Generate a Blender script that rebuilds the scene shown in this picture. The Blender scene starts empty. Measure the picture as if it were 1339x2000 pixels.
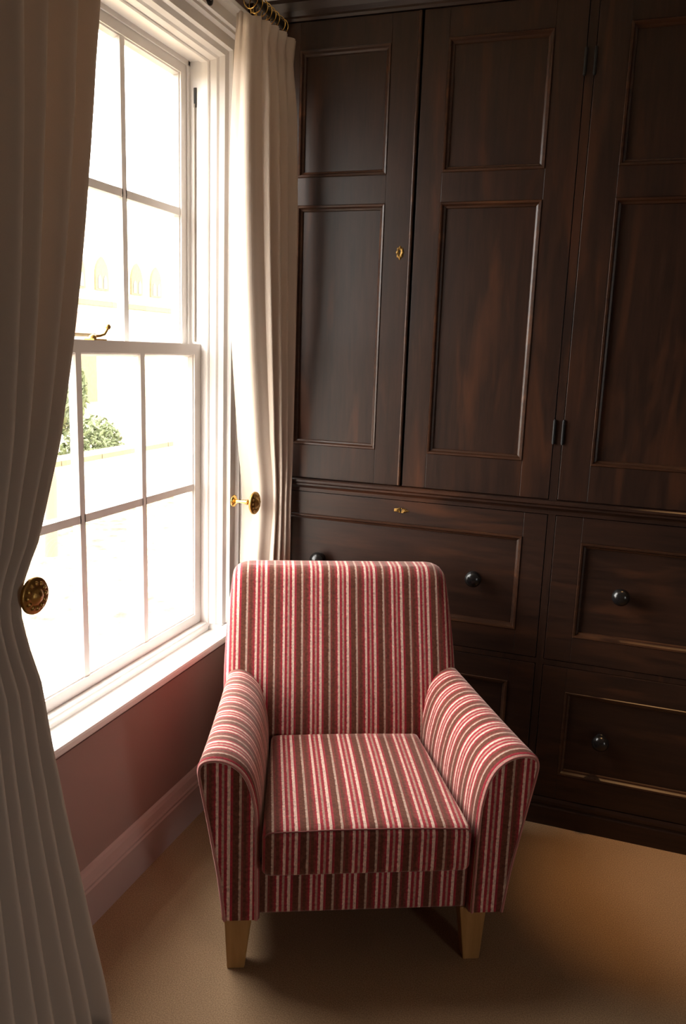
import bpy, math, random
from mathutils import Matrix, Vector
random.seed(7)
scene = bpy.context.scene
col = scene.collection
PI = math.pi

# ------------------------------------------------------------------ camera
CAM_Z = 1.488
pitch, yaw, roll = math.radians(11.2494), math.radians(-19.0695), math.radians(2.0046)
cp, sp, cy_, sy_ = math.cos(pitch), math.sin(pitch), math.cos(yaw), math.sin(yaw)
fw = Vector((sy_*cp, cy_*cp, -sp)); rt = Vector((cy_, -sy_, 0)); up = rt.cross(fw)
cr, sr = math.cos(roll), math.sin(roll)
r2 = cr*rt + sr*up; u2 = -sr*rt + cr*up
cam = bpy.data.objects.new('camera', bpy.data.cameras.new('camera'))
cam.matrix_world = Matrix(((r2.x, u2.x, -fw.x, 0), (r2.y, u2.y, -fw.y, 0), (r2.z, u2.z, -fw.z, CAM_Z), (0, 0, 0, 1)))
cam.data.sensor_fit = 'VERTICAL'; cam.data.sensor_height = 36.0; cam.data.sensor_width = 36.0
cam.data.lens = 1585.54 / 2000 * 36.0
cam.data.clip_start = 0.02; cam.data.clip_end = 400
col.objects.link(cam); scene.camera = cam

# ------------------------------------------------------------------ sky and exposure
world = bpy.data.worlds.new('World'); scene.world = world; world.use_nodes = True
bg = world.node_tree.nodes['Background']
bg.inputs[0].default_value = (1.0, 0.975, 0.94, 1); bg.inputs[1].default_value = 17.5     # bright overcast sky
vs = scene.view_settings
vs.view_transform = 'Standard'; vs.look = 'None'; vs.gamma = 1.0; vs.exposure = 0.15; vs.use_curve_mapping = False

# room constants
D = 2.493              # front plane of the cupboard
WX = -1.215            # inner face of the window wall
CEIL = 2.512
WIN_Y0, WIN_Y1 = 1.42, 2.381
WIN_Z0, WIN_Z1 = 0.553, 2.335

W2Y = -2.85            # centre of the second window, in the wall opposite
RX1, RY0 = 5.4, -5.4
OUTX = -1.45
def portal(name, x, y0, y1, side):       # sampling guide in the window opening (sends out no light of its own)
    l = bpy.data.lights.new(name, 'AREA'); l.shape = 'RECTANGLE'; l.size = y1-y0; l.size_y = 1.8
    l.cycles.is_portal = True
    o = bpy.data.objects.new(name, l); o.location = (x, (y0+y1)/2, 1.45); o.rotation_euler = (PI/2, 0, -PI/2*side)
    col.objects.link(o)
portal('window_light', -1.458, WIN_Y0, WIN_Y1, 1)
portal('window_light', RX1+0.243, W2Y-0.48, W2Y+0.48, -1)

# ------------------------------------------------------------------ materials
def new_mat(name):
    m = bpy.data.materials.new(name); m.use_nodes = True
    nt = m.node_tree; b = nt.nodes['Principled BSDF']
    return m, nt, b
def N(nt, t, **kw):
    n = nt.nodes.new(t)
    for k, v in kw.items(): setattr(n, k, v)
    return n
def plain(name, c, rough=0.5, metal=0.0, bump=0.0, bscale=200, var=0.0, spec=0.5):
    m, nt, b = new_mat(name)
    b.inputs['Roughness'].default_value = rough; b.inputs['Metallic'].default_value = metal
    b.inputs['Specular IOR Level'].default_value = spec
    tc = N(nt, 'ShaderNodeTexCoord')
    nz = N(nt, 'ShaderNodeTexNoise'); nz.inputs['Scale'].default_value = bscale; nz.inputs['Detail'].default_value = 3
    nt.links.new(tc.outputs['Object'], nz.inputs['Vector'])
    if var > 0:
        n2 = N(nt, 'ShaderNodeTexNoise'); n2.inputs['Scale'].default_value = 6; n2.inputs['Detail'].default_value = 4
        nt.links.new(tc.outputs['Object'], n2.inputs['Vector'])
        mx = N(nt, 'ShaderNodeMix', data_type='RGBA')
        mx.inputs[6].default_value = tuple(x*(1-var) for x in c)+(1,)
        mx.inputs[7].default_value = tuple(min(1, x*(1+var)) for x in c)+(1,)
        nt.links.new(n2.outputs['Fac'], mx.inputs[0]); nt.links.new(mx.outputs[2], b.inputs['Base Color'])
    else:
        b.inputs['Base Color'].default_value = c+(1,)
    if bump > 0:
        bp = N(nt, 'ShaderNodeBump'); bp.inputs['Strength'].default_value = bump; bp.inputs['Distance'].default_value = 0.002
        nt.links.new(nz.outputs['Fac'], bp.inputs['Height']); nt.links.new(bp.outputs['Normal'], b.inputs['Normal'])
    return m

def wood(name, horiz, c_dark, c_mid, c_worn, rough=0.42):
    m, nt, b = new_mat(name)
    tc = N(nt, 'ShaderNodeTexCoord')
    mp = N(nt, 'ShaderNodeMapping')
    mp.inputs['Scale'].default_value = (2.5, 30, 30) if horiz else (30, 30, 2.5)
    nt.links.new(tc.outputs['Object'], mp.inputs['Vector'])
    g = N(nt, 'ShaderNodeTexNoise'); g.inputs['Scale'].default_value = 2.2; g.inputs['Detail'].default_value = 6; g.inputs['Roughness'].default_value = 0.65
    nt.links.new(mp.outputs['Vector'], g.inputs['Vector'])
    mp2 = N(nt, 'ShaderNodeMapping')
    mp2.inputs['Scale'].default_value = (2.2, 15, 15) if horiz else (15, 15, 2.2)
    nt.links.new(tc.outputs['Object'], mp2.inputs['Vector'])
    w = N(nt, 'ShaderNodeTexNoise'); w.inputs['Scale'].default_value = 1.0; w.inputs['Detail'].default_value = 5; w.inputs['Distortion'].default_value = 0.6
    nt.links.new(mp2.outputs['Vector'], w.inputs['Vector'])
    r = N(nt, 'ShaderNodeValToRGB')
    r.color_ramp.elements[0].position = 0.32; r.color_ramp.elements[0].color = c_dark+(1,)
    r.color_ramp.elements[1].position = 0.70; r.color_ramp.elements[1].color = c_mid+(1,)
    nt.links.new(g.outputs['Fac'], r.inputs['Fac'])
    wr = N(nt, 'ShaderNodeValToRGB')
    wr.color_ramp.elements[0].position = 0.56; wr.color_ramp.elements[0].color = (0, 0, 0, 1)
    wr.color_ramp.elements[1].position = 0.78; wr.color_ramp.elements[1].color = (1, 1, 1, 1)
    nt.links.new(w.outputs['Fac'], wr.inputs['Fac'])
    mx = N(nt, 'ShaderNodeMix', data_type='RGBA')
    nt.links.new(wr.outputs['Color'], mx.inputs[0]); nt.links.new(r.outputs['Color'], mx.inputs[6]); mx.inputs[7].default_value = c_worn+(1,)
    nt.links.new(mx.outputs[2], b.inputs['Base Color'])
    b.inputs['Roughness'].default_value = rough; b.inputs['Specular IOR Level'].default_value = 0.34
    bp = N(nt, 'ShaderNodeBump'); bp.inputs['Strength'].default_value = 0.10; bp.inputs['Distance'].default_value = 0.001
    nt.links.new(g.outputs['Fac'], bp.inputs['Height']); nt.links.new(bp.outputs['Normal'], b.inputs['Normal'])
    return m

def cloth(name, c, trans):
    m, nt, b = new_mat(name)
    out = nt.nodes['Material Output']
    tc = N(nt, 'ShaderNodeTexCoord')
    nz = N(nt, 'ShaderNodeTexNoise'); nz.inputs['Scale'].default_value = 350; nz.inputs['Detail'].default_value = 2
    nt.links.new(tc.outputs['Object'], nz.inputs['Vector'])
    bp = N(nt, 'ShaderNodeBump'); bp.inputs['Strength'].default_value = 0.15; bp.inputs['Distance'].default_value = 0.001
    nt.links.new(nz.outputs['Fac'], bp.inputs['Height']); nt.links.new(bp.outputs['Normal'], b.inputs['Normal'])
    b.inputs['Base Color'].default_value = c+(1,); b.inputs['Roughness'].default_value = 0.9
    b.inputs['Specular IOR Level'].default_value = 0.15
    tr = N(nt, 'ShaderNodeBsdfTranslucent'); tr.inputs['Color'].default_value = (c[0], c[1]*0.86, c[2]*0.72, 1)
    ms = N(nt, 'ShaderNodeMixShader'); ms.inputs[0].default_value = trans
    nt.links.new(b.outputs[0], ms.inputs[1]); nt.links.new(tr.outputs[0], ms.inputs[2]); nt.links.new(ms.outputs[0], out.inputs['Surface'])
    return m

def striped():
    m, nt, b = new_mat('striped_chenille')
    uv = N(nt, 'ShaderNodeUVMap')
    tc = N(nt, 'ShaderNodeTexCoord')
    nz = N(nt, 'ShaderNodeTexNoise'); nz.inputs['Scale'].default_value = 160; nz.inputs['Detail'].default_value = 3
    nt.links.new(tc.outputs['Object'], nz.inputs['Vector'])
    sx = N(nt, 'ShaderNodeSeparateXYZ'); nt.links.new(uv.outputs['UV'], sx.inputs[0])
    wob = N(nt, 'ShaderNodeMath', operation='MULTIPLY_ADD'); wob.inputs[1].default_value = 0.0022
    nt.links.new(nz.outputs['Fac'], wob.inputs[0]); nt.links.new(sx.outputs['X'], wob.inputs[2])
    dv = N(nt, 'ShaderNodeMath', operation='DIVIDE'); dv.inputs[1].default_value = 0.080
    nt.links.new(wob.outputs[0], dv.inputs[0])
    fr = N(nt, 'ShaderNodeMath', operation='FRACT'); nt.links.new(dv.outputs[0], fr.inputs[0])
    cream, tan = (0.66, 0.46, 0.37), (0.40, 0.245, 0.185)
    red, brown, rust, taupe = (0.30, 0.022, 0.034), (0.112, 0.034, 0.019), (0.185, 0.034, 0.028), (0.43, 0.29, 0.225)
    stops = [(0.0, cream), (0.075, red), (0.165, tan), (0.235, red), (0.325, cream), (0.415, red), (0.49, brown),
             (0.665, taupe), (0.735, rust), (0.80, brown), (0.885, rust), (0.945, red)]
    r = N(nt, 'ShaderNodeValToRGB'); r.color_ramp.interpolation = 'CONSTANT'
    e = r.color_ramp.elements
    e[0].position, e[0].color = stops[0][0], stops[0][1]+(1,)
    e[1].position, e[1].color = stops[1][0], stops[1][1]+(1,)
    for p_, c_ in stops[2:]:
        k = e.new(p_); k.color = c_+(1,)
    nt.links.new(fr.outputs[0], r.inputs['Fac'])
    # fuzzy pile: lighter and darker flecks
    mr = N(nt, 'ShaderNodeMapRange'); mr.inputs['From Min'].default_value = 0.3; mr.inputs['From Max'].default_value = 0.7
    mr.inputs['To Min'].default_value = 0.68; mr.inputs['To Max'].default_value = 1.25
    nt.links.new(nz.outputs['Fac'], mr.inputs['Value'])
    mx = N(nt, 'ShaderNodeMix', data_type='RGBA', blend_type='MULTIPLY'); mx.inputs[0].default_value = 1.0
    nt.links.new(r.outputs['Color'], mx.inputs[6]); nt.links.new(mr.outputs[0], mx.inputs[7])
    nt.links.new(mx.outputs[2], b.inputs['Base Color'])
    b.inputs['Roughness'].default_value = 0.85; b.inputs['Specular IOR Level'].default_value = 0.2
    b.inputs['Sheen Weight'].default_value = 0.5; b.inputs['Sheen Roughness'].default_value = 0.4
    b.inputs['Sheen Tint'].default_value = (1.0, 0.66, 0.6, 1)
    bp = N(nt, 'ShaderNodeBump'); bp.inputs['Strength'].default_value = 0.35; bp.inputs['Distance'].default_value = 0.0015
    nt.links.new(nz.outputs['Fac'], bp.inputs['Height']); nt.links.new(bp.outputs['Normal'], b.inputs['Normal'])
    return m

def carpet():
    m, nt, b = new_mat('carpet_pile')
    tc = N(nt, 'ShaderNodeTexCoord')
    n1 = N(nt, 'ShaderNodeTexNoise'); n1.inputs['Scale'].default_value = 330; n1.inputs['Detail'].default_value = 3
    n2 = N(nt, 'ShaderNodeTexNoise'); n2.inputs['Scale'].default_value = 3.5; n2.inputs['Detail'].default_value = 4
    for n in (n1, n2): nt.links.new(tc.outputs['Object'], n.inputs['Vector'])
    r = N(nt, 'ShaderNodeValToRGB')
    r.color_ramp.elements[0].position = 0.3; r.color_ramp.elements[0].color = (0.235, 0.145, 0.082, 1)
    r.color_ramp.elements[1].position = 0.72; r.color_ramp.elements[1].color = (0.42, 0.278, 0.165, 1)
    nt.links.new(n1.outputs['Fac'], r.inputs['Fac'])
    mr = N(nt, 'ShaderNodeMapRange'); mr.inputs['To Min'].default_value = 0.85; mr.inputs['To Max'].default_value = 1.15
    nt.links.new(n2.outputs['Fac'], mr.inputs['Value'])
    mx = N(nt, 'ShaderNodeMix', data_type='RGBA', blend_type='MULTIPLY'); mx.inputs[0].default_value = 1.0
    nt.links.new(r.outputs['Color'], mx.inputs[6]); nt.links.new(mr.outputs[0], mx.inputs[7]); nt.links.new(mx.outputs[2], b.inputs['Base Color'])
    b.inputs['Roughness'].default_value = 0.95; b.inputs['Specular IOR Level'].default_value = 0.1
    bp = N(nt, 'ShaderNodeBump'); bp.inputs['Strength'].default_value = 0.6; bp.inputs['Distance'].default_value = 0.003
    nt.links.new(n1.outputs['Fac'], bp.inputs['Height']); nt.links.new(bp.outputs['Normal'], b.inputs['Normal'])
    return m

def glass():
    m, nt, b = new_mat('window_glass')
    out = nt.nodes['Material Output']
    tr = N(nt, 'ShaderNodeBsdfTransparent'); tr.inputs['Color'].default_value = (0.97, 0.98, 0.97, 1)
    gl = N(nt, 'ShaderNodeBsdfGlossy'); gl.inputs['Roughness'].default_value = 0.02
    lw = N(nt, 'ShaderNodeLayerWeight'); lw.inputs['Blend'].default_value = 0.5
    pw = N(nt, 'ShaderNodeMath', operation='POWER'); pw.inputs[1].default_value = 5.0
    nt.links.new(lw.outputs['Facing'], pw.inputs[0])
    fr = N(nt, 'ShaderNodeMath', operation='MULTIPLY_ADD'); fr.inputs[1].default_value = 0.85; fr.inputs[2].default_value = 0.04
    nt.links.new(pw.outputs[0], fr.inputs[0])
    ms = N(nt, 'ShaderNodeMixShader')
    nt.links.new(fr.outputs[0], ms.inputs[0]); nt.links.new(tr.outputs[0], ms.inputs[1]); nt.links.new(gl.outputs[0], ms.inputs[2])
    nt.links.new(ms.outputs[0], out.inputs['Surface'])
    return m

DK, MD, WN = (0.0125, 0.0048, 0.0026), (0.030, 0.0112, 0.0056), (0.060, 0.0195, 0.0072)
M = {
 'wood_v': wood('dark_oak_upright', False, DK, MD, WN),
 'wood_h': wood('dark_oak_level', True, DK, MD, WN),
 'wood_e': wood('dark_oak_worn_moulding', True, (0.022, 0.0085, 0.0045), (0.050, 0.0195, 0.009), (0.095, 0.036, 0.014), 0.34),
 'knob': plain('ebonised_knob', (0.009, 0.008, 0.008), 0.22),
 'iron': plain('dark_iron', (0.02, 0.02, 0.021), 0.45, 0.6),
 'brass': plain('polished_brass', (0.72, 0.46, 0.14), 0.2, 1.0, 0.0),
 'oldbrass': plain('aged_brass', (0.42, 0.25, 0.075), 0.38, 1.0, 0.3, 300, 0.3),
 'dullbrass': plain('tarnished_brass', (0.20, 0.115, 0.035), 0.45, 1.0, 0.3, 300, 0.3),
 'white': plain('white_gloss_paint', (0.80, 0.765, 0.735), 0.38, 0, 0.05, 60),
 'ceiling': plain('ceiling_paint', (0.74, 0.70, 0.65), 0.9),
 'pink': plain('dusty_pink_wall_paint', (0.305, 0.205, 0.18), 0.75, 0, 0.08, 120, 0.03),
 'pinkwhite': plain('pale_pink_gloss_paint', (0.42, 0.31, 0.285), 0.45),
 'cream': plain('cream_wall_paint', (0.66, 0.58, 0.49), 0.85),
 'curtain': cloth('cream_linen', (0.62, 0.525, 0.445), 0.16),
 'leg': wood('pale_beech', False, (0.29, 0.145, 0.045), (0.38, 0.20, 0.068), (0.33, 0.17, 0.055), 0.45),
 'stripe': striped(),
 'welt': plain('rose_welt', (0.42, 0.16, 0.14), 0.85, 0, 0.3, 300, 0.2),
 'seam': plain('dark_red_seam', (0.20, 0.055, 0.048), 0.9, 0, 0.3, 300, 0.2),
 'carpet': carpet(),
 'glass': glass(),
 'cord': plain('sash_cord', (0.35, 0.30, 0.24), 0.9),
 'dark': plain('dark_slot', (0.02, 0.018, 0.016), 0.7),
 'stone': plain('pale_limestone', (0.62, 0.55, 0.44), 0.9, 0, 0.4, 20, 0.15),
 'stone2': plain('golden_limestone', (0.13, 0.095, 0.050), 0.9, 0, 0.4, 20, 0.25),
 'farglass': plain('leaded_glass', (0.035, 0.036, 0.032), 0.5),
 'tile': plain('clay_roof_tile', (0.12, 0.062, 0.035), 0.9, 0, 0, 20, 0.2),
 'leaf': plain('hedge_leaf', (0.085, 0.100, 0.040), 0.7, 0, 0, 20, 0.25),
 'bark': plain('tree_bark', (0.16, 0.11, 0.07), 0.9),
}
def gravel():
    m, nt, b = new_mat('golden_gravel')
    tc = N(nt, 'ShaderNodeTexCoord')
    v = N(nt, 'ShaderNodeTexVoronoi'); v.inputs['Scale'].default_value = 9
    n2 = N(nt, 'ShaderNodeTexNoise'); n2.inputs['Scale'].default_value = 5; n2.inputs['Detail'].default_value = 8
    nt.links.new(tc.outputs['Object'], v.inputs['Vector']); nt.links.new(tc.outputs['Object'], n2.inputs['Vector'])
    r = N(nt, 'ShaderNodeValToRGB')
    e = r.color_ramp.elements
    e[0].position = 0.30; e[0].color = (0.03, 0.022, 0.014, 1); e[1].position = 0.62; e[1].color = (0.30, 0.24, 0.15, 1)
    k = e.new(0.42); k.color = (0.12, 0.08, 0.040, 1)
    nt.links.new(n2.outputs['Fac'], r.inputs['Fac'])
    nt.links.new(r.outputs['Color'], b.inputs['Base Color']); b.inputs['Roughness'].default_value = 0.95
    return m
M['gravel'] = gravel()

# ------------------------------------------------------------------ mesh helpers
class MB:
    def __init__(s): s.v = []; s.f = []; s.uv = {}; s.smooth = []
    def add(s, vs, fs, smooth=False, us=None):
        o = len(s.v); s.v += [tuple(v) for v in vs]
        for i, f in enumerate(fs):
            s.f.append(tuple(o+k for k in f)); s.smooth.append(smooth)
        if us is not None:
            for k, u in enumerate(us): s.uv[o+k] = u
        return o
    def box(s, x0, x1, y0, y1, z0, z1):
        v = [(x, y, z) for x in (x0, x1) for y in (y0, y1) for z in (z0, z1)]
        s.add(v, [(0, 1, 3, 2), (4, 6, 7, 5), (0, 4, 5, 1), (2, 3, 7, 6), (0, 2, 6, 4), (1, 5, 7, 3)])
    def tube(s, pts, r, n=10, closed=False, caps=True):
        pts = [Vector(p) for p in pts]; k = len(pts); rings = []; prev = None
        for i, p in enumerate(pts):
            if closed: t = (pts[(i+1) % k]-pts[i-1])
            else: t = pts[min(i+1, k-1)]-pts[max(i-1, 0)]
            t.normalize()
            a = prev if prev is not None else (Vector((0, 0, 1)) if abs(t.z) < 0.9 else Vector((1, 0, 0)))
            a = (a-t*a.dot(t)).normalized(); b = t.cross(a); prev = a
            rr = r[i] if isinstance(r, (list, tuple)) else r
            rings.append([p+(a*math.cos(2*PI*j/n)+b*math.sin(2*PI*j/n))*rr for j in range(n)])
        vs = [q for g in rings for q in g]; fs = []
        for i in range(k if closed else k-1):
            i2 = (i+1) % k
            for j in range(n): fs.append((i*n+j, i*n+(j+1) % n, i2*n+(j+1) % n, i2*n+j))
        s.add(vs, fs, True)
        if caps and not closed:
            s.add(rings[0], [tuple(reversed(range(n)))]); s.add(rings[-1], [tuple(range(n))])
    def lathe(s, prof, base, axis, n=28):      # prof: (distance along axis, radius)
        ax = Vector(axis).normalized(); a = ax.orthogonal().normalized(); b = ax.cross(a); base = Vector(base)
        vs = []
        for d, r in prof:
            for j in range(n): vs.append(base+ax*d+(a*math.cos(2*PI*j/n)+b*math.sin(2*PI*j/n))*max(r, 1e-5))
        fs = [(i*n+j, i*n+(j+1) % n, (i+1)*n+(j+1) % n, (i+1)*n+j) for i in range(len(prof)-1) for j in range(n)]
        s.add(vs, fs, True)
    def loft(s, loops, ufun, smooth=True, cap0=True, cap1=True):
        n = len(loops[0]); vs = [p for l in loops for p in l]
        fs = [(i*n+j, i*n+(j+1) % n, (i+1)*n+(j+1) % n, (i+1)*n+j) for i in range(len(loops)-1) for j in range(n)]
        s.add(vs, fs, smooth, [ufun(p) for p in vs])
        if cap0: s.add(loops[0], [tuple(reversed(range(n)))], False, [ufun(p) for p in loops[0]])
        if cap1: s.add(loops[-1], [tuple(range(n))], False, [ufun(p) for p in loops[-1]])
    def frame(s, plane, a0, a1, b0, b1, prof, sides='ltrb', smooth=False, flat=False):
        """mitred moulding round a rectangle; prof = (inset from the outer edge, depth). plane 'xz': depth is y; 'yz': depth is x."""
        def P(a, b, d): return (a, d, b) if plane == 'xz' else (d, a, b)
        C = []
        for t, d in prof: C.append([P(a0+t, b0+(0 if flat else t), d), P(a1-t, b0+(0 if flat else t), d), P(a1-t, b1-t, d), P(a0+t, b1-t, d)])
        segs = {'b': (0, 1), 'r': (1, 2), 't': (2, 3), 'l': (3, 0)}
        for ch in sides:
            i, j = segs[ch]
            vs = []; 
            for c in C: vs += [c[i], c[j]]
            s.add(vs, [(2*k, 2*k+1, 2*k+3, 2*k+2) for k in range(len(C)-1)], smooth)
    def build(s, name, mat, parent=None, bevel=0.0, solid=0.0, recalc=True):
        me = bpy.data.meshes.new(name); me.from_pydata(s.v, [], s.f); me.validate(); me.update()
        import bmesh
        if recalc:
            bm = bmesh.new(); bm.from_mesh(me); bmesh.ops.recalc_face_normals(bm, faces=bm.faces); bm.to_mesh(me); bm.free()
        for p, sm in zip(me.polygons, s.smooth): p.use_smooth = sm
        if s.uv:
            ul = me.uv_layers.new(name='UVMap')
            for lp in me.loops: ul.data[lp.index].uv = (s.uv.get(lp.vertex_index, 0.0), 0.0)
        me.materials.append(M[mat])
        o = bpy.data.objects.new(name, me); col.objects.link(o)
        if parent is not None: o.parent = parent
        if solid:
            md = o.modifiers.new('thickness', 'SOLIDIFY'); md.thickness = solid; md.offset = 0
        if bevel:
            md = o.modifiers.new('soft_edge', 'BEVEL'); md.width = bevel; md.segments = 2; md.limit_method = 'ANGLE'; md.angle_limit = math.radians(40)
        return o
def tag(o, label, cat=None, group=None, kind=None):
    o['label'] = label
    if cat: o['category'] = cat
    if group: o['group'] = group
    if kind: o['kind'] = kind
    return o
def empty(name, loc=(0, 0, 0), rz=0.0):
    o = bpy.data.objects.new(name, None); o.location = loc; o.rotation_euler = (0, 0, rz); o.empty_display_size = 0.1
    col.objects.link(o); return o
def shift(o, loc):       # parts are modelled in world space; move them into their root's frame
    o.matrix_parent_inverse = Matrix.Translation(-Vector(loc)); return o
def interp(z, zs, vs):
    if z <= zs[0]: return vs[0]
    for i in range(len(zs)-1):
        if z <= zs[i+1]:
            t = (z-zs[i])/(zs[i+1]-zs[i]); return vs[i]+(vs[i+1]-vs[i])*t
    return vs[-1]
def smooth_interp(z, zs, vs):
    if z <= zs[0]: return vs[0]
    n = len(zs)
    for i in range(n-1):
        if z <= zs[i+1]:
            t = (z-zs[i])/(zs[i+1]-zs[i])
            p0 = vs[max(i-1, 0)]; p1 = vs[i]; p2 = vs[i+1]; p3 = vs[min(i+2, n-1)]
            return 0.5*((2*p1)+(p2-p0)*t+(2*p0-5*p1+4*p2-p3)*t*t+(3*p1-p0-3*p2+p3)*t**3)
    return vs[-1]

# ------------------------------------------------------------------ room shell
def struct(name, mb, mat, label, cat, **kw):
    return tag(mb.build(name, mat, **kw), label, cat, kind='structure')
m = MB(); m.box(OUTX, RX1, RY0-0.2, 3.1, -0.12, 0.0); struct('floor', m, 'carpet', 'tan wool carpet covering the whole floor', 'floor')
m = MB(); m.box(OUTX, RX1, RY0-0.2, 3.1, CEIL, CEIL+0.15); struct('ceiling', m, 'ceiling', 'plain off white ceiling above the dark cupboard', 'ceiling')
m = MB()
OY0, OY1, OZ0, OZ1 = WIN_Y0-0.10, WIN_Y1+0.10, 0.50, WIN_Z1+0.10
m.box(OUTX, WX, RY0-0.2, 3.1, 0, OZ0); m.box(OUTX, WX, RY0-0.2, 3.1, OZ1, CEIL)
m.box(OUTX, WX, RY0-0.2, OY0, OZ0, OZ1); m.box(OUTX, WX, OY1, 3.1, OZ0, OZ1)
struct('wall_left', m, 'pink', 'dusty pink painted wall around and below the sash window', 'wall')
m = MB(); m.box(0.775, RX1, D, 3.1, 0, CEIL); m.box(WX, 0.775, 2.95, 3.1, 0, CEIL); struct('wall_back', m, 'pink', 'pink wall that the dark cupboard is built into', 'wall')
m = MB(); Q0, Q1, RO = W2Y-0.58, W2Y+0.58, RX1+0.235
m.box(RX1, RO, RY0-0.2, 3.1, -0.12, OZ0); m.box(RX1, RO, RY0-0.2, 3.1, OZ1, CEIL+0.15)
m.box(RX1, RO, RY0-0.2, Q0, OZ0, OZ1); m.box(RX1, RO, Q1, 3.1, OZ0, OZ1); struct('wall_right', m, 'pink', 'plain wall facing the window', 'wall')
m = MB(); m.box(WX, RX1, RY0-0.2, RY0, 0, CEIL); struct('wall_front', m, 'pink', 'plain wall facing the cupboard', 'wall')
m = MB()
prof = [(-1.185, 0.0), (-1.185, 0.105), (-1.189, 0.110), (-1.189, 0.116), (-1.193, 0.122), (-1.200, 0.138), (-1.207, 0.146), (WX, 0.150)]
vs = [(x, y, z) for y in (RY0, D-0.003) for x, z in prof]; n = len(prof)
m.add(vs, [(i, i+1, n+i+1, n+i) for i in range(n-1)])
struct('baseboard_left', m, 'pinkwhite', 'pale pink moulded skirting board under the window', 'skirting board', recalc=False)

# ------------------------------------------------------------------ sash window
def sash(root, name, label, x_face, y0, y1, z0, z1, rail_b, rail_t, bars_y, bar_z, dy=0.0):
    th = 0.038; st = 0.044
    mb = MB()
    mb.box(x_face-th, x_face, y0, y0+st, z0, z1); mb.box(x_face-th, x_face, y1-st, y1, z0, z1)
    mb.box(x_face-th, x_face, y0+st, y1-st, z0, z0+rail_b); mb.box(x_face-th, x_face, y0+st, y1-st, z1-rail_t, z1)
    # ovolo step round the glass
    mb.frame('yz', y0+st, y1-st, z0+rail_b, z1-rail_t, [(0, x_face-0.004), (0.004, x_face-0.006), (0.010, x_face-0.020), (0.010, x_face-0.024)])
    s_ = mb.build(name, 'white', root); s_['label'] = label
    gy0, gy1, gz0, gz1 = y0+st+0.008, y1-st-0.008, z0+rail_b+0.008, z1-rail_t-0.008
    w = 0.0135
    def bar_prof(c): return [(c-w, x_face-0.026), (c-w, x_face-0.019), (c-w*0.97, x_face-0.010), (c-w*0.82, x_face-0.004), (c+w*0.82, x_face-0.004), (c+w*0.97, x_face-0.010), (c+w, x_face-0.019), (c+w, x_face-0.026)]
    for by in bars_y:
        mb = MB(); pr = bar_prof(by); k = len(pr)
        vs = [(x, y, z) for z in (gz0-0.008, gz1+0.008) for y, x in pr]
        mb.add(vs, [(i, (i+1) % k, k+(i+1) % k, k+i) for i in range(k)]); mb.build('glazing_bar', 'white', s_)
    ys = [gy0-0.008]+[v for by in bars_y for v in (by-w*0.5, by+w*0.5)]+[gy1+0.008]
    for i in range(0, len(ys), 2):
        mb = MB(); pr = bar_prof(bar_z); k = len(pr)
        vs = [(x, y, z) for y in (ys[i], ys[i+1]) for z, x in pr]
        mb.add(vs, [(q, (q+1) % k, k+(q+1) % k, k+q) for q in range(k)]); mb.build('glazing_bar', 'white', s_)
    py = [gy0]+list(bars_y)+[gy1]; pz = [gz0, bar_z, gz1]
    for i in range(len(py)-1):
        for j in range(2):
            mb = MB(); mb.add([(x_face-0.023, py[i], pz[j]), (x_face-0.023, py[i+1], pz[j]), (x_face-0.023, py[i+1], pz[j+1]), (x_face-0.023, py[i], pz[j+1])], [(0, 1, 2, 3)])
            mb.build('glass_pane', 'glass', s_)
    return s_

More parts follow.
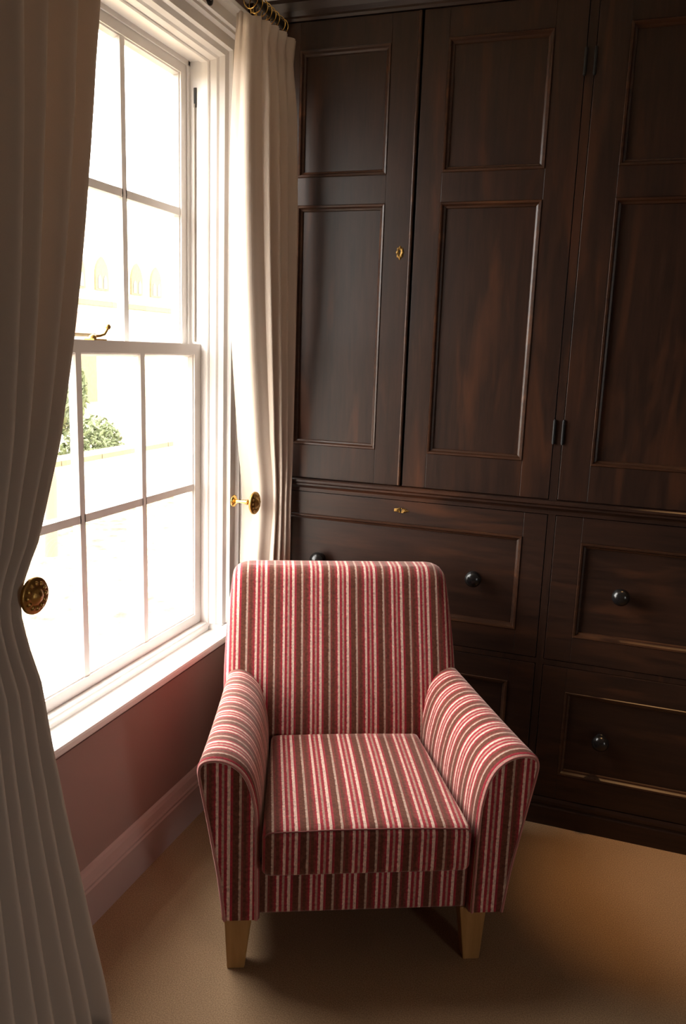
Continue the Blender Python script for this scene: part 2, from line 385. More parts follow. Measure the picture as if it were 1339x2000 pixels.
def sash_window(name, dy, label, full):
    y0, y1 = WIN_Y0+dy, WIN_Y1+dy
    root = empty(name, (-1.30, (y0+y1)/2, 0.0)); tag(root, label, 'window', kind='structure')
    kids = []
    b1, b2 = y0+0.336, y0+0.627
    lo = sash(root, 'lower_sash', 'closed lower sash with six panes', -1.328, y0, y1, WIN_Z0, 1.492, 0.034, 0.032, (b1, b2), 1.028)
    us = sash(root, 'upper_sash', 'upper sash set behind the lower one', -1.374, y0, y1, 1.458, WIN_Z1, 0.032, 0.040, (b1-0.008, b2-0.008), 1.894)
    kids += [lo, us]
    # box frame: pulley stiles and head behind the sashes
    mb = MB(); e = 0.004
    mb.box(-1.435, -1.304, y0-0.0995, y0-e+0.003, 0.5005, WIN_Z1+0.0995); mb.box(-1.435, -1.304, y1+e-0.003, y1+0.0995, 0.5005, WIN_Z1+0.0995)
    mb.box(-1.435, -1.304, y0, y1, WIN_Z1+0.001, WIN_Z1+0.0995)
    mb.box(-1.435, -1.302, y0, y1, 0.5005, WIN_Z0-0.001)
    kids.append(mb.build('box_frame', 'white', root))
    # parting bead between the two sash channels
    mb = MB()
    mb.box(-1.373, -1.367, y1-0.012, y1+0.004, 1.492, WIN_Z1); mb.box(-1.373, -1.367, y0-0.004, y0+0.012, 1.492, WIN_Z1); mb.box(-1.373, -1.367, y0, y1, WIN_Z1-0.012, WIN_Z1+0.002)
    kids.append(mb.build('parting_bead', 'white', root))
    # staff bead, mitred round all four sides
    mb = MB(); o = 0.010
    mb.frame('yz', y0-o, y1+o, WIN_Z0-0.018, WIN_Z1+o, [(0, -1.327), (0, -1.303), (0.003, -1.299), (0.012, -1.299), (0.016, -1.304), (0.016, -1.327)], smooth=False)
    kids.append(mb.build('staff_bead', 'white', root, bevel=0.002))
    # stepped architrave on three sides
    mb = MB(); t = 0.155
    pr = [(0, WX), (0, WX+0.016), (0.006, WX+0.020), (0.016, WX+0.020), (0.022, WX+0.012), (0.034, WX+0.004), (0.062, WX+0.002), (0.066, WX-0.008), (0.074, WX-0.008), (0.080, WX-0.020), (0.108, WX-0.024), (0.112, WX-0.036), (0.126, WX-0.042), (0.132, WX-0.058), (0.138, WX-0.064), (0.144, -1.304)]
    mb.frame('yz', y0-t+0.012, y1+t-0.012, 0.5465, WIN_Z1+t-0.012, pr, sides='ltr', flat=True)
    kids.append(mb.build('architrave', 'white', root))
    # sub sill and stool board
    mb = MB(); mb.box(-1.31, -1.238, y0-0.02, y1+0.02, 0.5005, 0.524)
    mb.box(-1.304, -1.2525, y1+0.006, y1+0.0995, 0.5005, 0.546); mb.box(-1.304, -1.2525, y0-0.0995, y0-0.006, 0.5005, 0.546)
    kids.append(mb.build('sub_sill', 'white', root))
    mb = MB(); mb.box(-1.252, -1.190, y0-0.17, y1+0.10, 0.520, 0.546)
    kids.append(mb.build('window_board', 'white', root, bevel=0.008))
    # outer stone sill
    mb = MB(); mb.box(OUTX-0.09, -1.436, y0-0.06, y1+0.06, 0.42, 0.53)
    kids.append(mb.build('outer_sill', 'stone', root, bevel=0.006))
    if full:
        # sash cord pulley in the stile
        mb = MB(); mb.box(-1.355, -1.345, y1-0.0025, y1+0.0005, 2.205, 2.262); kids.append(mb.build('sash_pulley', 'dark', root, bevel=0.003))
        mb = MB(); mb.tube([(-1.350, y1-0.004, 2.215), (-1.350, y1-0.003, 1.85), (-1.350, y1-0.004, 1.50)], 0.0025, 6); kids.append(mb.build('sash_cord', 'cord', root))
        # fastener on the meeting rail
        mb = MB(); c = y0+0.43
        mb.box(-1.362, -1.332, c-0.028, c+0.028, 1.492, 1.496)
        mb.lathe([(0, 0.010), (0.006, 0.010), (0.010, 0.005), (0.012, 0)], (-1.345, c-0.015, 1.496), (0, 0, 1), 16)
        mb.tube([(-1.345, c-0.015, 1.502), (-1.343, c+0.012, 1.504), (-1.338, c+0.026, 1.508), (-1.334, c+0.034, 1.522)], [0.004, 0.004, 0.004, 0.0035], 8)
        mb.lathe([(-0.008, 0), (-0.006, 0.005), (0, 0.008), (0.006, 0.005), (0.008, 0)], (-1.333, c+0.036, 1.528), (0, 0, 1), 14)
        k = mb.build('sash_fastener', 'oldbrass', root); k['label'] = 'old brass sash fastener on the meeting rail'; kids.append(k)
    for k in kids: shift(k, root.location)
    return root
sash_window('window_1', 0.0, 'tall white painted sash window with twelve panes', True)
w2 = sash_window('window_2', 0.0, 'matching white sash window in the opposite wall', False)
w2.location = (RX1+0.085, W2Y, 0); w2.rotation_euler = (0, 0, PI)

# ------------------------------------------------------------------ built-in cupboard
ORG = Vector((-0.2, D, 0.0))
cup = tag(empty('built_in_cupboard', ORG), 'large dark oak fitted cupboard with panelled doors over wide drawers', 'cupboard')
FR = D            # front faces
def put(mb, name, mat, parent=cup, **kw):
    o = mb.build(name, mat, parent, **kw)
    if parent is cup: shift(o, ORG)
    return o
def panelled(name, x0, x1, z0, z1, panels, mat_f, mat_p):
    """frame of stiles and rails with recessed panels; every panel rect = (x0, x1, z0, z1)"""
    mb = MB(); yb = FR+0.022
    px0 = min(p[0] for p in panels); px1 = max(p[1] for p in panels)
    mb.box(x0, px0, FR, yb, z0, z1); mb.box(px1, x1, FR, yb, z0, z1)
    zs = [z0]
    for p in sorted(panels, key=lambda p: p[2]): zs += [p[2], p[3]]
    zs.append(z1)
    for i in range(0, len(zs), 2): mb.box(px0, px1, FR, yb, zs[i], zs[i+1])
    d = put(mb, name, mat_f, bevel=0.0012)
    for (a, b, c, e) in panels:
        q = MB(); q.box(a, b, FR+0.012, FR+0.020, c, e); q.build('panel', mat_p, d)
        q = MB(); q.frame('xz', a, b, c, e, [(0, FR-0.0005), (0.002, FR-0.003), (0.007, FR-0.002), (0.011, FR+0.005), (0.016, FR+0.0075), (0.018, FR+0.0125)])
        q.build('panel_moulding', 'wood_e', d)
    return d
ZD0, ZD1 = 1.068, 2.457
def door(x0, x1, px0, px1):
    return panelled('door', x0, x1, ZD0, ZD1, [(px0, px1, 1.178, 1.930), (px0, px1, 2.013, 2.378)], 'wood_v', 'wood_v')
dA = door(-1.122, -0.672, -1.050, -0.761)
dB = door(-0.665, -0.2065, -0.590, -0.293)
dC = door(-0.1795, 0.271, -0.094, 0.196)
dD = door(0.278, 0.729, 0.353, 0.643)
for d, x in ((dA, -0.676), (dC, 0.267)):
    q = MB(); q.tube([(x, FR-0.002, ZD0+0.002), (x, FR-0.002, ZD1-0.002)], 0.0055, 10); q.build('closing_bead', 'wood_e', d)
def hinge(parent, x):
    for z in (1.272, 2.285):
        q = MB(); q.tube([(x, FR-0.003, z-0.034), (x, FR-0.003, z+0.034)], 0.0045, 10)
        q.tube([(x, FR-0.003, z-0.037), (x, FR-0.003, z+0.037)], 0.003, 8); q.build('hinge', 'iron', parent)
hinge(dB, -0.2060); hinge(dC, -0.1800); hinge(dA, -1.1225); hinge(dD, 0.7295)

def escutcheon(parent, cx, cz, w, h, lobes, pointed):
    n = 72; out = []; inn = []
    for i in range(n):
        a = 2*PI*i/n
        rr = 1+0.10*math.cos(lobes*a)
        if pointed == 'v': rr *= 1+0.22*max(0, -math.sin(a))**6+0.10*max(0, math.sin(a))**6
        else: rr *= 1+0.35*abs(math.cos(a))**5-0.05
        out.append((cx+w*rr*math.cos(a), cz+h*rr*math.sin(a)))
        kx, kz = 0.0022, 0.0075       # keyhole: round head over a slot
        s_ = math.sin(a); c_ = math.cos(a)
        x = (0.0034 if s_ > 0.2 else kx)*c_; z = kz*s_
        inn.append((cx+x, cz+z))
    mb = MB()
    ring = lambda pts, y: [(x, y, z) for x, z in pts]
    mid = [(o[0]*0.55+i_[0]*0.45, o[1]*0.55+i_[1]*0.45) for o, i_ in zip(out, inn)]
    loops = [ring(out, FR-0.0002), ring(out, FR-0.0016), ring(mid, FR-0.0034), ring(inn, FR-0.0022), ring(inn, FR-0.0002)]
    vs = [p for l in loops for p in l]
    mb.add(vs, [(i*n+j, i*n+(j+1) % n, (i+1)*n+(j+1) % n, (i+1)*n+j) for i in range(4) for j in range(n)])
    # small raised scrolls
    for k in range(6):
        a = 2*PI*k/6+0.3
        mb.lathe([(0, 0.0028), (0.0012, 0.0022), (0.0018, 0)], (cx+w*0.72*math.cos(a), FR-0.0024, cz+h*0.72*math.sin(a)), (0, -1, 0), 10)
    o = mb.build('escutcheon', 'dullbrass', parent); o['label'] = 'small aged brass keyhole plate'
    q = MB(); q.box(cx-0.0035, cx+0.0035, FR-0.0006, FR-0.0003, cz-0.008, cz+0.008); q.build('keyhole', 'dark', parent)
escutcheon(dA, -0.707, 1.787, 0.0115, 0.0165, 8, 'v')

def knob(parent, x, z, r=0.0262):
    mb = MB(); y = FR+0.012
    mb.lathe([(0, 0.017), (0.004, 0.0165), (0.007, 0.012), (0.014, 0.0105), (0.018, 0.013), (0.022, 0.021), (0.030, r), (0.038, r*0.98), (0.045, r*0.82), (0.050, r*0.55), (0.0525, r*0.25), (0.053, 0)], (x, y, z), (0, -1, 0), 32)
    o = mb.build('knob', 'knob', parent); o['label'] = 'round black turned knob'
Z1a, Z1b, Z2a, Z2b = 0.562, 1.020, 0.096, 0.541
def drawer(x0, x1, p0, p1, z0, z1, q0, q1, knobs, kz):
    d = panelled('drawer', x0, x1, z0, z1, [(p0, p1, q0, q1)], 'wood_h', 'wood_h')
    for k in knobs: knob(d, k, kz)
    return d
d1 = drawer(-1.150, -0.2045, -1.072, -0.274, Z1a, Z1b, 0.643, 0.945, (-0.940, -0.414), 0.795)
d2 = drawer(-0.1785, 0.729, -0.100, 0.650, Z1a, Z1b, 0.643, 0.943, (0.029, 0.520), 0.795)
d3 = drawer(-1.150, -0.2045, -1.072, -0.284, Z2a, Z2b, 0.180, 0.470, (-0.940, -0.414), 0.322)
d4 = drawer(-0.1785, 0.729, -0.106, 0.650, Z2a, Z2b, 0.181, 0.463, (0.014, 0.520), 0.322)
escutcheon(d1, -0.664, 0.988, 0.019, 0.0085, 7, 'h')
# carcass: stiles, rails, pilaster, back
mb = MB(); yb = D+0.03
mb.box(WX+0.001, -1.1245, FR, yb, ZD0-0.003, 2.46); mb.box(WX+0.001, -1.1525, FR, yb, 0, 1.02)
mb.box(0.7315, 0.774, FR, yb, 0, 2.46)
mb.box(-0.2045, -0.1815, FR+0.001, yb, ZD0-0.003, 2.46); mb.box(-0.2025, -0.1805, FR+0.001, yb, 0.09, 1.022)
mb.box(WX+0.001, -0.2026, FR+0.001, yb, 0.543, 0.560); mb.box(-0.1804, 0.774, FR+0.001, yb, 0.543, 0.560)
put(mb, 'face_frame', 'wood_v')
mb = MB(); mb.box(WX+0.001, 0.774, yb-0.004, 2.948, 0.0, CEIL-0.002); put(mb, 'carcass', 'wood_v')
# ledge moulding between doors and drawers
def moulding(name, prof, mat):
    mb = MB(); k = len(prof)
    vs = [(x, y, z) for x in (WX+0.002, 0.773) for y, z in prof]
    mb.add(vs, [(i, i+1, k+i+1, k+i) for i in range(k-1)]+[tuple(range(k)), tuple(reversed(range(k, 2*k)))])
    return put(mb, name, mat)
moulding('ledge', [(yb, 1.0665), (FR-0.016, 1.0655), (FR-0.020, 1.062), (FR-0.020, 1.055), (FR-0.014, 1.050), (FR-0.014, 1.044), (FR-0.008, 1.040), (FR-0.003, 1.034), (FR-0.003, 1.0225), (yb, 1.0225)], 'wood_h')
moulding('cornice', [(yb, 2.4595), (FR-0.004, 2.4595), (FR-0.008, 2.466), (FR-0.008, 2.472), (FR-0.020, 2.482), (FR-0.032, 2.496), (FR-0.036, 2.500), (FR-0.036, CEIL-0.001), (yb, CEIL-0.001)], 'wood_h')
moulding('plinth', [(yb, 0.0), (FR-0.006, 0.0), (FR-0.006, 0.060), (FR-0.004, 0.064), (FR-0.001, 0.066), (FR-0.001, 0.070), (FR-0.005, 0.074), (FR-0.005, 0.084), (FR-0.001, 0.0935), (yb, 0.0935)], 'wood_h')

# ------------------------------------------------------------------ armchair
CH = empty('armchair', (-0.5065, 1.6766, 0.0), math.radians(24.83))
tag(CH, 'armchair covered in red, brown and cream striped chenille with pale wooden legs', 'armchair')
def cput(mb, name, mat, parent=CH, **kw): return mb.build(name, mat, parent, **kw)
def rrect(x0, x1, y0, y1, r, n=6):
    pts = []
    for (cx, cy, a0) in ((x1-r, y1-r, 0), (x0+r, y1-r, 90), (x0+r, y0+r, 180), (x1-r, y0+r, 270)):
        for i in range(n+1):
            a = math.radians(a0+90*i/n); pts.append((cx+r*math.cos(a), cy+r*math.sin(a)))
    return pts
def dense(pts, n=3):
    out = []
    for i, p in enumerate(pts):
        q = pts[(i+1) % len(pts)]
        for k in range(n): out.append((p[0]+(q[0]-p[0])*k/n, p[1]+(q[1]-p[1])*k/n))
    return out
# --- backrest: lofted upwards
def back_section(z, ins=0.0):
    yf = smooth_interp(z, [0.15, 0.36, 0.45, 0.60, 0.74, 0.86], [0.40, 0.405, 0.425, 0.480, 0.540, 0.585])
    yr = interp(z, [0.15, 0.86], [0.625, 0.70])
    w = smooth_interp(z, [0.15, 0.45, 0.58, 0.72, 0.86], [0.334, 0.338, 0.340, 0.332, 0.318])
    bow = 0.010
    pts = rrect(-w+ins, w-ins, yf+ins, yr-ins, min(0.038, (yr-yf)/2-ins-0.002))
    res = []
    for x, y in pts:
        t = max(0.0, 1-(x/w)**2); f = 1 if y < (yf+yr)/2 else -0.3
        res.append((x-0.009, y-bow*t*f, z))
    return res
loops = []
for z in [0.16+i*(0.817-0.16)/22 for i in range(23)]: loops.append(back_section(z))
for k in range(1, 7):
    a = PI/2*k/6; loops.append([(x, y, 0.817+0.036*math.sin(a)+0.004*(1-(x/0.32)**2)*math.sin(a)) for x, y, z in back_section(0.817+0.036*math.sin(a), 0.036*(1-math.cos(a)))])
mb = MB(); mb.loft(loops, lambda p: p[0]+0.5)
back = cput(mb, 'backrest', 'stripe')
# --- seat base
mb = MB(); loops = []
for z, ins in ((0.150, 0.010), (0.153, 0.003), (0.160, 0), (0.27, 0), (0.280, 0.004), (0.284, 0.012)):
    w = 0.330+0.004*(z-0.15)/0.13
    loops.append([(x, y, z) for x, y in dense(rrect(-w+ins, w-ins, 0.0+ins, 0.615-ins, 0.015, 3), 2)])
mb.loft(loops, lambda p: p[0]+0.517)
cput(mb, 'seat_base', 'stripe')
# --- seat cushion: lofted front to back
def cushion_section(y, ins=0.0):
    t = min(1, max(0, (y+0.055)/0.475)); w = 0.246-0.036*t
    z0, z1 = 0.287, 0.404+0.010*t
    pts = dense(rrect(-w+ins, w-ins, z0+ins, z1-ins, 0.016, 5), 3)
    return [(x, y, z+(0.014*(1-(x/w)**2)*math.sin(PI*(0.12+0.85*t)) if z > (z0+z1)/2 else 0)) for x, z in pts]
CX = 0.012
ys = [(-0.060, 0.020), (-0.058, 0.011), (-0.052, 0.004), (-0.044, 0.0)]+[(-0.044+(0.40+0.044)*i/14, 0) for i in range(1, 15)]+[(0.412, 0.006), (0.418, 0.018)]
mb = MB(); mb.loft([[(x+CX*(1-(y+0.06)/0.48), yy, z) for x, yy, z in cushion_section(y, i_)] for y, i_ in ys], lambda p: p[0]+0.505)
cush = cput(mb, 'seat_cushion', 'stripe')
mb = MB(); c0 = cushion_section(-0.052, 0.004)
top = sorted([(x+CX, -0.0535, z) for x, y, z in c0 if z > 0.388], key=lambda p: p[0])
mb.tube(top, 0.0020, 6); cput(mb, 'seam', 'seam', cush)
# --- arms
F = [(.340, .150), (.352, .26), (.368, .36), (.384, .45), (.396, .515), (.3985, .540), (.394, .557), (.382, .567), (.362, .571), (.338, .568), (.314, .556), (.292, .534), (.276, .503), (.266, .465), (.260, .42), (.258, .35), (.257, .25), (.256, .150)]
B = [(.326, .150), (.328, .26), (.330, .36), (.332, .45), (.335, .525), (.335, .552), (.331, .570), (.321, .581), (.304, .585), (.286, .582), (.266, .570), (.246, .548), (.230, .515), (.220, .475), (.213, .43), (.210, .35), (.208, .25), (.206, .150)]
def refine(pts, n=3):
    out = []
    k = len(pts)
    for i in range(k-1):
        p0, p1, p2, p3 = pts[max(i-1, 0)], pts[i], pts[i+1], pts[min(i+2, k-1)]
        for j in range(n):
            t = j/n
            out.append(tuple(0.5*((2*p1[c])+(p2[c]-p0[c])*t+(2*p0[c]-5*p1[c]+4*p2[c]-p3[c])*t*t+(3*p1[c]-p0[c]-3*p2[c]+p3[c])*t**3) for c in (0, 1)))
    out.append(pts[-1]); return out
F = [(x+0.004*min(1, max(0, (x-0.30)/0.06)), z) for x, z in F]
F, B = refine(F), refine(B)
def arm_section(y, ins, sgn):
    t = min(1, max(0, (y+0.02)/0.54)); te = t**0.85
    pts = [(f[0]+(b[0]-f[0])*te, f[1]+(b[1]-f[1])*t) for f, b in zip(F, B)]
    if ins:
        cx = sum(p[0] for p in pts)/len(pts)
        res = []
        for i, p in enumerate(pts):
            a = pts[max(i-1, 0)]; b = pts[min(i+1, len(pts)-1)]
            tx, tz = b[0]-a[0], b[1]-a[1]; L = math.hypot(tx, tz) or 1
            res.append((p[0]+tz/L*ins*1.0 if False else p[0]+(-1 if tz > 0 else 1)*abs(tz)/L*ins, p[1]-abs(tx)/L*ins if p[1] > 0.3 else p[1]+ins*0.3))
        pts = res
    off = 0.017*(1-t)
    return [(sgn*x+off, y, z) for x, z in pts]
for sgn in (-1, 1):
    ys = [(-0.022, 0.010), (-0.020, 0.004), (-0.014, 0.0)]+[(-0.014+(0.60+0.014)*i/18, 0) for i in range(1, 19)]
    mb = MB(); mb.loft([arm_section(y, i_, sgn) for y, i_ in ys], lambda p: p[1]*1.02+0.53, cap0=False)
    arm = cput(mb, 'arm', 'stripe')
    sec = arm_section(-0.022, 0.010, sgn); k = len(sec)
    fr = [(x, -0.0225, z) for x, y, z in sec]; bk = [(x, -0.012, z) for x, y, z in sec]
    mb = MB(); mb.add(fr, [tuple(range(k))], False, [p[0]+0.5 for p in fr])
    q = cput(mb, 'arm_front', 'stripe', arm)
    mb = MB(); mb.tube([(x, -0.0215, z) for x, y, z in arm_section(-0.022, 0.006, sgn)], 0.0032, 6); cput(mb, 'piping', 'welt', arm)
# --- legs
def leg(x, y, dy, lean=0.0):
    mb = MB(); t, b = 0.036, 0.025
    sx = 1 if x > 0 else -1
    # outer and front faces stay close to upright, the inner faces taper
    tx0, tx1 = (x-0.055*(sx > 0)-0.0*(sx < 0), x+0.055*(sx < 0))
    if sx > 0: top = (x-0.068, x); bot = (x-0.050, x-0.008)
    else: top = (x, x+0.068); bot = (x+0.008, x+0.050)
    vs = [(top[0], y, 0.152), (top[1], y, 0.152), (top[1], y+0.055, 0.152), (top[0], y+0.055, 0.152),
          (bot[0], y+lean+0.004, 0), (bot[1], y+lean+0.004, 0), (bot[1], y+lean+0.042, 0), (bot[0], y+lean+0.042, 0)]
    mb.add(vs, [(0, 1, 2, 3), (7, 6, 5, 4), (0, 4, 5, 1), (1, 5, 6, 2), (2, 6, 7, 3), (3, 7, 4, 0)])
    cput(mb, 'leg', 'leg', bevel=0.003)
leg(-0.322, 0.0, 0); leg(0.322, 0.0, 0); leg(-0.315, 0.545, 0, 0.035); leg(0.315, 0.545, 0, 0.035)

# ------------------------------------------------------------------ curtains, pole, rings, hold-backs
POLE_X, POLE_Z, TOPZ = -1.098, 2.444, 2.400
def curtain(name, label, path, phase, ampf, z0, ns=260, nz=70):
    mb = MB(); vs = []
    for iz in range(nz+1):
        z = z0+(TOPZ-z0)*(iz/nz)
        P = [Vector(path(i/40, z)) for i in range(41)]
        for i in range(ns+1):
            s_ = i/ns; q = s_*40; k = min(39, int(q)); t = q-k
            c = P[k].lerp(P[k+1], t); tg = (P[k+1]-P[k]).normalized(); nrm = Vector((-tg.y, tg.x, 0))
            ph = phase(s_)
            d = TOPZ-z
            a = ampf(s_)*(interp(d, [0, 0.02, 0.065, 0.075, 0.20, 3], [1.35, 1.15, 0.42, 0.38, 1.0, 1.0]))
            wv = math.sin(ph)+0.22*math.sin(2*ph+1.1+0.5*z)+0.25*math.sin(ph*0.5+0.8*z)*min(1, d*2)
            if d < 0.08: wv += 0.35*math.sin(ph*3)*(1-d/0.09)
            ztop = z+(0.006*math.sin(ph) if iz == nz else 0)
            vs.append((c.x+nrm.x*a*wv, c.y+nrm.y*a*wv, ztop))
    W = ns+1
    mb.add(vs, [(j*W+i, j*W+i+1, (j+1)*W+i+1, (j+1)*W+i) for j in range(nz) for i in range(ns)], True)
    o = mb.build(name, 'curtain', None, solid=0.004, recalc=False)
    return tag(o, label, 'curtain')
# curtain beside the cupboard
RZ = [0.0, 0.55, 0.80, 1.00, 1.20, 1.55, 1.90, 2.15, 2.40]
RLx = [-1.160, -1.160, -1.180, -1.190, -1.190, -1.185, -1.175, -1.160, -1.140]
RLy = [2.330, 2.340, 2.375, 2.404, 2.366, 2.305, 2.270, 2.252, 2.240]
RCx = [-1.080, -1.080, -1.085, -1.088, -1.080, -1.070, -1.072, -1.078, -1.086]
RCy = [2.330, 2.345, 2.390, 2.420, 2.365, 2.295, 2.265, 2.262, 2.275]
RRx = [-1.046, -1.046, -1.046, -1.046, -1.046, -1.046, -1.048, -1.054, -1.066]
RRy = [2.462]*9
def path_r(s_, z):
    A, C, B_ = [Vector((smooth_interp(z, RZ, p[0]), smooth_interp(z, RZ, p[1]))) for p in ((RLx, RLy), (RCx, RCy), (RRx, RRy))]
    C2 = C*1.7-(A+B_)*0.35
    c = A*(1-s_)**2+C2*2*s_*(1-s_)+B_*s_*s_
    return (c.x, c.y, 0)
curtain('curtain', 'cream linen curtain hanging in the corner between window and cupboard', path_r,
        lambda s_: 2*PI*(1.3*s_/0.55 if s_ < 0.55 else 1.3+3.6*(s_-0.55)/0.45), lambda s_: 0.0065+0.0045*min(1, max(0, (s_-0.45)/0.2)), 0.012)
# curtain at the other side of the window
LZ = [0.0, 0.31, 0.62, 0.83, 0.94, 1.01, 1.11, 1.30, 1.555, 1.82, 2.04, 2.17, 2.40]
LY = [1.319, 1.294, 1.260, 1.234, 1.214, 1.216, 1.276, 1.349, 1.421, 1.478, 1.515, 1.539, 1.57]
LX = [-0.985, -1.025, -1.059, -1.073, -1.090, -1.096, -1.095, -1.090, -1.091, -1.093, -1.095, -1.097, -1.10]
TY = [0.80, 0.85, 0.90, 0.93, 0.94, 0.94, 0.93, 0.90, 0.86, 0.83, 0.81, 0.80, 0.78]
def path_l(s_, z):
    y1 = smooth_interp(z, LZ, LY); x1 = smooth_interp(z, LZ, LX); y0 = smooth_interp(z, LZ, TY)
    return (x1-0.0*s_, y0+(y1-y0)*s_, 0)
curtain('curtain', 'cream linen curtain drawn behind a brass hold-back in front of the window', path_l,
        lambda s_: 2*PI*10.2*s_**0.95, lambda s_: 0.030, 0.010, ns=420)

mb = MB(); mb.tube([(POLE_X, 0.62, POLE_Z), (POLE_X, 2.478, POLE_Z)], 0.010, 16)
mb.lathe([(0, 0.010), (0.004, 0.015), (0.02, 0.020), (0.032, 0.015), (0.038, 0)], (POLE_X, 0.62, POLE_Z), (0, -1, 0), 18)
pole = MB()
root = tag(empty('curtain_pole', (POLE_X, 1.9, POLE_Z)), 'slim dark metal curtain pole running above the window', 'curtain pole')
shift(mb.build('pole', 'iron', root), root.location)
for y in (0.66, 2.215):
    q = MB(); q.tube([(WX, y, POLE_Z-0.005), (POLE_X, y, POLE_Z-0.012), (POLE_X, y, POLE_Z-0.008)], 0.006, 10)
    q.lathe([(0, 0.022), (0.004, 0.022), (0.007, 0.010)], (WX+0.0005, y, POLE_Z-0.005), (1, 0, 0), 18)
    shift(q.build('bracket', 'iron', root), root.location)
def ring_mesh():
    q = MB(); pts = [(0.0235*math.cos(2*PI*i/24), 0, 0.0235*math.sin(2*PI*i/24)) for i in range(24)]
    q.tube(pts, 0.0017, 8, closed=True)
    q.tube([(0, 0, -0.0235), (0, 0.001, -0.036)], 0.0018, 6)
    return q
first = None
def place_ring(y, tilt, label, group):
    global first
    if first is None: first = ring_mesh().build('curtain_ring', 'brass'); o = first
    else: o = first.copy(); col.objects.link(o)
    o.location = (POLE_X, y, POLE_Z-0.0110); o.rotation_euler = (0, 0, tilt); tag(o, label, 'curtain ring', group)
for i in range(8): place_ring(2.246+0.030*i+random.uniform(-.004, .004), random.uniform(-.25, .25), 'thin brass ring on the pole above the curtain in the corner', 'rings of the corner curtain')
for i in range(11): place_ring(0.80+0.075*i, random.uniform(-.2, .2), 'thin brass ring on the pole above the curtain drawn across the window', 'rings of the curtain across the window')

def holdback(y, z, x1, label, wall_x):
    root = tag(empty('curtain_holdback', (wall_x, y, z)), label, 'curtain holdback')
    q = MB(); q.lathe([(0, 0.020), (0.004, 0.020), (0.007, 0.014), (0.010, 0.008)], (0, 0, 0), (1, 0, 0), 24); q.build('wall_plate', 'brass', root)
    L = x1-wall_x
    q = MB(); q.lathe([(0.008, 0.006), (L*0.3, 0.0052), (L*0.55, 0.0075), (L*0.62, 0.0078), (L*0.64, 0.0095), (L*0.68, 0.0095), (L*0.70, 0.0065), (L*0.9, 0.0065), (L*0.93, 0.010), (L, 0.012)], (0, 0, 0), (1, 0, 0), 20); q.build('stem', 'brass', root)
    q = MB(); R_ = 0.037
    q.lathe([(L-0.006, 0.010), (L-0.006, R_*0.92), (L-0.003, R_), (L+0.001, R_), (L+0.004, R_*0.93), (L+0.003, R_*0.80), (L+0.007, R_*0.66), (L+0.005, R_*0.50), (L+0.010, R_*0.36), (L+0.014, R_*0.20), (L+0.016, 0)], (0, 0, 0), (1, 0, 0), 40)
    for k in range(12):     # petals pressed into the rosette
        a = 2*PI*k/12
        q.lathe([(-0.001, 0.0055), (0.0025, 0.0042), (0.004, 0)], (L+0.005, R_*0.66*math.cos(a), R_*0.66*math.sin(a)), (1, 0, 0), 8)
    q.build('rosette', 'oldbrass', root)
holdback(2.356, 0.992, -1.118, 'brass curtain hold-back with round rosette beside the corner curtain', WX+0.02)
holdback(1.226, 1.004, -1.046, 'brass curtain hold-back with round rosette at the curtain across the window', WX)

# ------------------------------------------------------------------ outside the window
GZ = -1.3
m = MB(); m.box(-90, 90, -60, 120, GZ-0.2, GZ); tag(m.build('courtyard_ground', 'gravel'), 'sunlit golden gravel of the courtyard outside', 'ground', kind='structure')
ch = tag(empty('stone_church', (-30, 45, GZ)), 'pale stone church with a row of pointed arched windows beyond the courtyard', 'building')
m = MB(); m.box(-36, -30, 28, 70, GZ, 8.5); shift(m.build('wall', 'stone', ch), (-30, 45, GZ))
m = MB(); m.add([(-30, 28, 8.5), (-30, 70, 8.5), (-33, 70, 11.0), (-33, 28, 11.0), (-36, 70, 8.5), (-36, 28, 8.5)], [(0, 1, 2, 3), (3, 2, 4, 5), (0, 3, 5), (1, 4, 2)]); shift(m.build('roof', 'stone', ch), (-30, 45, GZ))
m = MB(); m.box(-29.9, -29.65, 28, 70, 3.55, 3.85); shift(m.build('string_course', 'stone2', ch), (-30, 45, GZ))
def arch(cy, w, z0, zs, n=8):
    pts = [(cy-w, z0), (cy+w, z0)]
    R_ = 2*w
    for i in range(n+1):
        a = math.radians(60*i/n); pts.append((cy-w+R_*math.cos(a), zs+R_*math.sin(a)))
    for i in range(1, n+1):
        a = math.radians(120+60*i/n); pts.append((cy+w+R_*math.cos(a), zs+R_*math.sin(a)))
    return pts
def slab(mb, pts, x0, x1):
    k = len(pts); mb.add([(x1, y, z) for y, z in pts]+[(x0, y, z) for y, z in pts], [tuple(range(k))]+[(i, (i+1) % k, k+(i+1) % k, k+i) for i in range(k)])
for cy in (33.0, 35.2, 37.4, 39.6, 41.8, 45.4, 47.6, 51.4, 53.6):
    m = MB(); slab(m, arch(cy, 0.62, 4.45, 5.3), -30.05, -29.86); wn = shift(m.build('arched_window', 'stone2', ch), (-30, 45, GZ))
    for dy in (-0.27, 0.27):
        m = MB(); slab(m, arch(cy+dy, 0.17, 4.55, 5.05, 5), -29.9, -29.84); m.build('lancet_pane', 'farglass', wn)
lo = tag(empty('low_building', (-24, 31, GZ)), 'low golden stone outbuilding with a clay tiled roof beside the church', 'building')
m = MB(); m.box(-27, -24, 25, 33.0, GZ, 1.9); shift(m.build('wall', 'stone2', lo), (-24, 31, GZ))
m = MB(); m.add([(-23.7, 24.8, 1.85), (-23.7, 33.2, 1.85), (-25.5, 33.2, 3.1), (-25.5, 24.8, 3.1), (-27.3, 33.2, 1.85), (-27.3, 24.8, 1.85)], [(0, 1, 2, 3), (3, 2, 4, 5), (0, 3, 5), (1, 4, 2)]); shift(m.build('roof', 'tile', lo), (-24, 31, GZ))
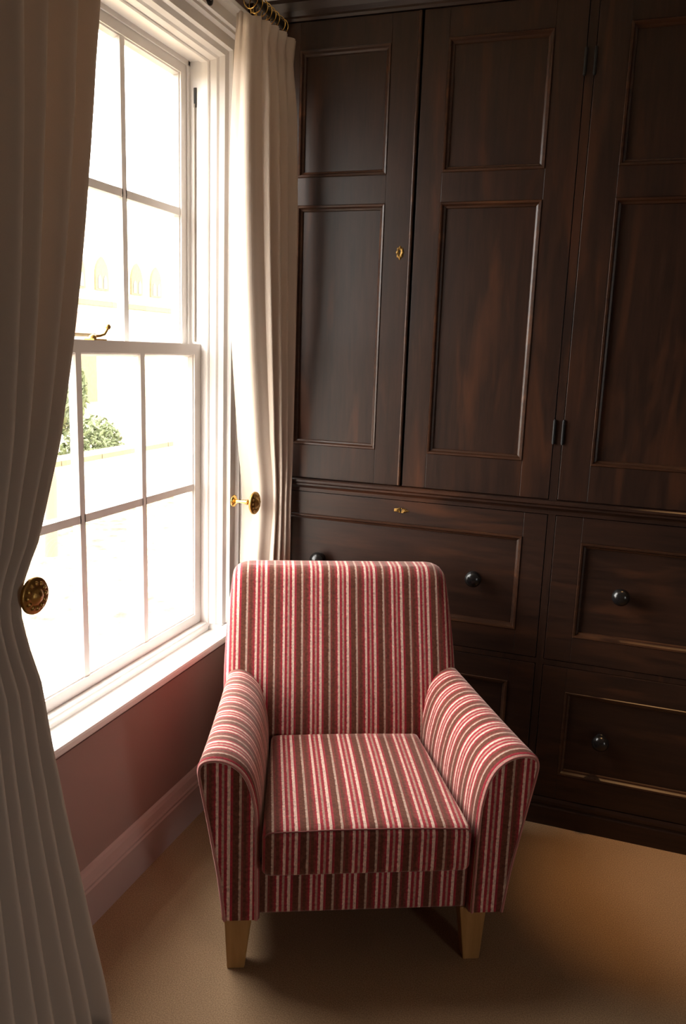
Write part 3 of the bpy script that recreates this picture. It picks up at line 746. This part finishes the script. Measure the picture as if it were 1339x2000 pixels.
gw = tag(empty('garden_wall', (-8.0, 14, GZ)), 'low pale stone garden wall with coping across the courtyard', 'wall')
m = MB(); m.box(-8.3, -8.0, 9, 30, GZ, -0.36); shift(m.build('wall', 'stone', gw), (-8.0, 14, GZ))
for i in range(21):
    m = MB(); m.box(-8.36, -7.94, 9+i*1.0+0.01, 9+(i+1)*1.0-0.01, -0.36, -0.28); shift(m.build('coping_stone', 'stone2', gw), (-8.0, 14, GZ))
def leaves(mb, c, rad, n, size):
    for _ in range(n):
        while True:
            p = Vector((random.uniform(-1, 1), random.uniform(-1, 1), random.uniform(-1, 1)))
            if 0.5 < p.length < 1: break
        q = Vector(c)+Vector((p.x*rad[0], p.y*rad[1], p.z*rad[2]))
        a = Vector((random.uniform(-1, 1), random.uniform(-1, 1), random.uniform(-1, 1))).normalized(); b = a.orthogonal().normalized()
        s_ = size*random.uniform(.6, 1.3); k = a.cross(b)*0.12*s_
        mb.add([q-a*s_, q+b*s_*0.4+k, q+a*s_, q-b*s_*0.4+k], [(0, 1, 2, 3)])
for (c, rad, n, nm, lb) in (((-9.0, 12.2, -0.55), (0.45, 0.75, 0.75), 2600, 'hedge', 'clipped green hedge behind the garden wall'), ):
    m = MB(); leaves(m, c, rad, n, 0.07); o = m.build(nm, 'leaf'); tag(o, lb, 'hedge')
tr = tag(empty('garden_tree', (-7.0, 8.55, GZ)), 'small leafy green tree standing in the courtyard', 'tree')
m = MB(); m.tube([(-7, 8.55, GZ), (-6.97, 8.57, -0.3), (-7.02, 8.55, 0.5)], [0.09, 0.07, 0.04], 10); shift(m.build('trunk', 'bark', tr), tr.location)
m = MB(); leaves(m, (-7, 8.57, 0.85), (0.5, 0.5, 0.6), 2600, 0.07); shift(m.build('foliage', 'leaf', tr), tr.location)

# ------------------------------------------------------------------ warm halogen downlight in the ceiling
LP = (0.24, 2.27)
dl = tag(empty('ceiling_downlight', (LP[0], LP[1], CEIL)), 'small round recessed halogen downlight in the ceiling in front of the cupboard', 'ceiling light')
q = MB(); q.lathe([(0.0, 0.036), (-0.004, 0.040), (-0.005, 0.048), (0.0, 0.050)], (0, 0, 0), (0, 0, 1), 28); q.build('trim_ring', 'brass', dl)
q = MB(); q.lathe([(-0.0005, 0.036), (-0.001, 0.018), (-0.001, 0.0)], (0, 0, 0), (0, 0, 1), 28); q.build('lens', 'white', dl)
sl = bpy.data.lights.new('halogen_lamp', 'SPOT'); sl.energy = 85; sl.color = (1.0, 0.55, 0.22); sl.spot_size = math.radians(24); sl.spot_blend = 1.0; sl.shadow_soft_size = 0.02
so = bpy.data.objects.new('halogen_lamp', sl); so.parent = dl; so.location = (0, 0, -0.012); col.objects.link(so)
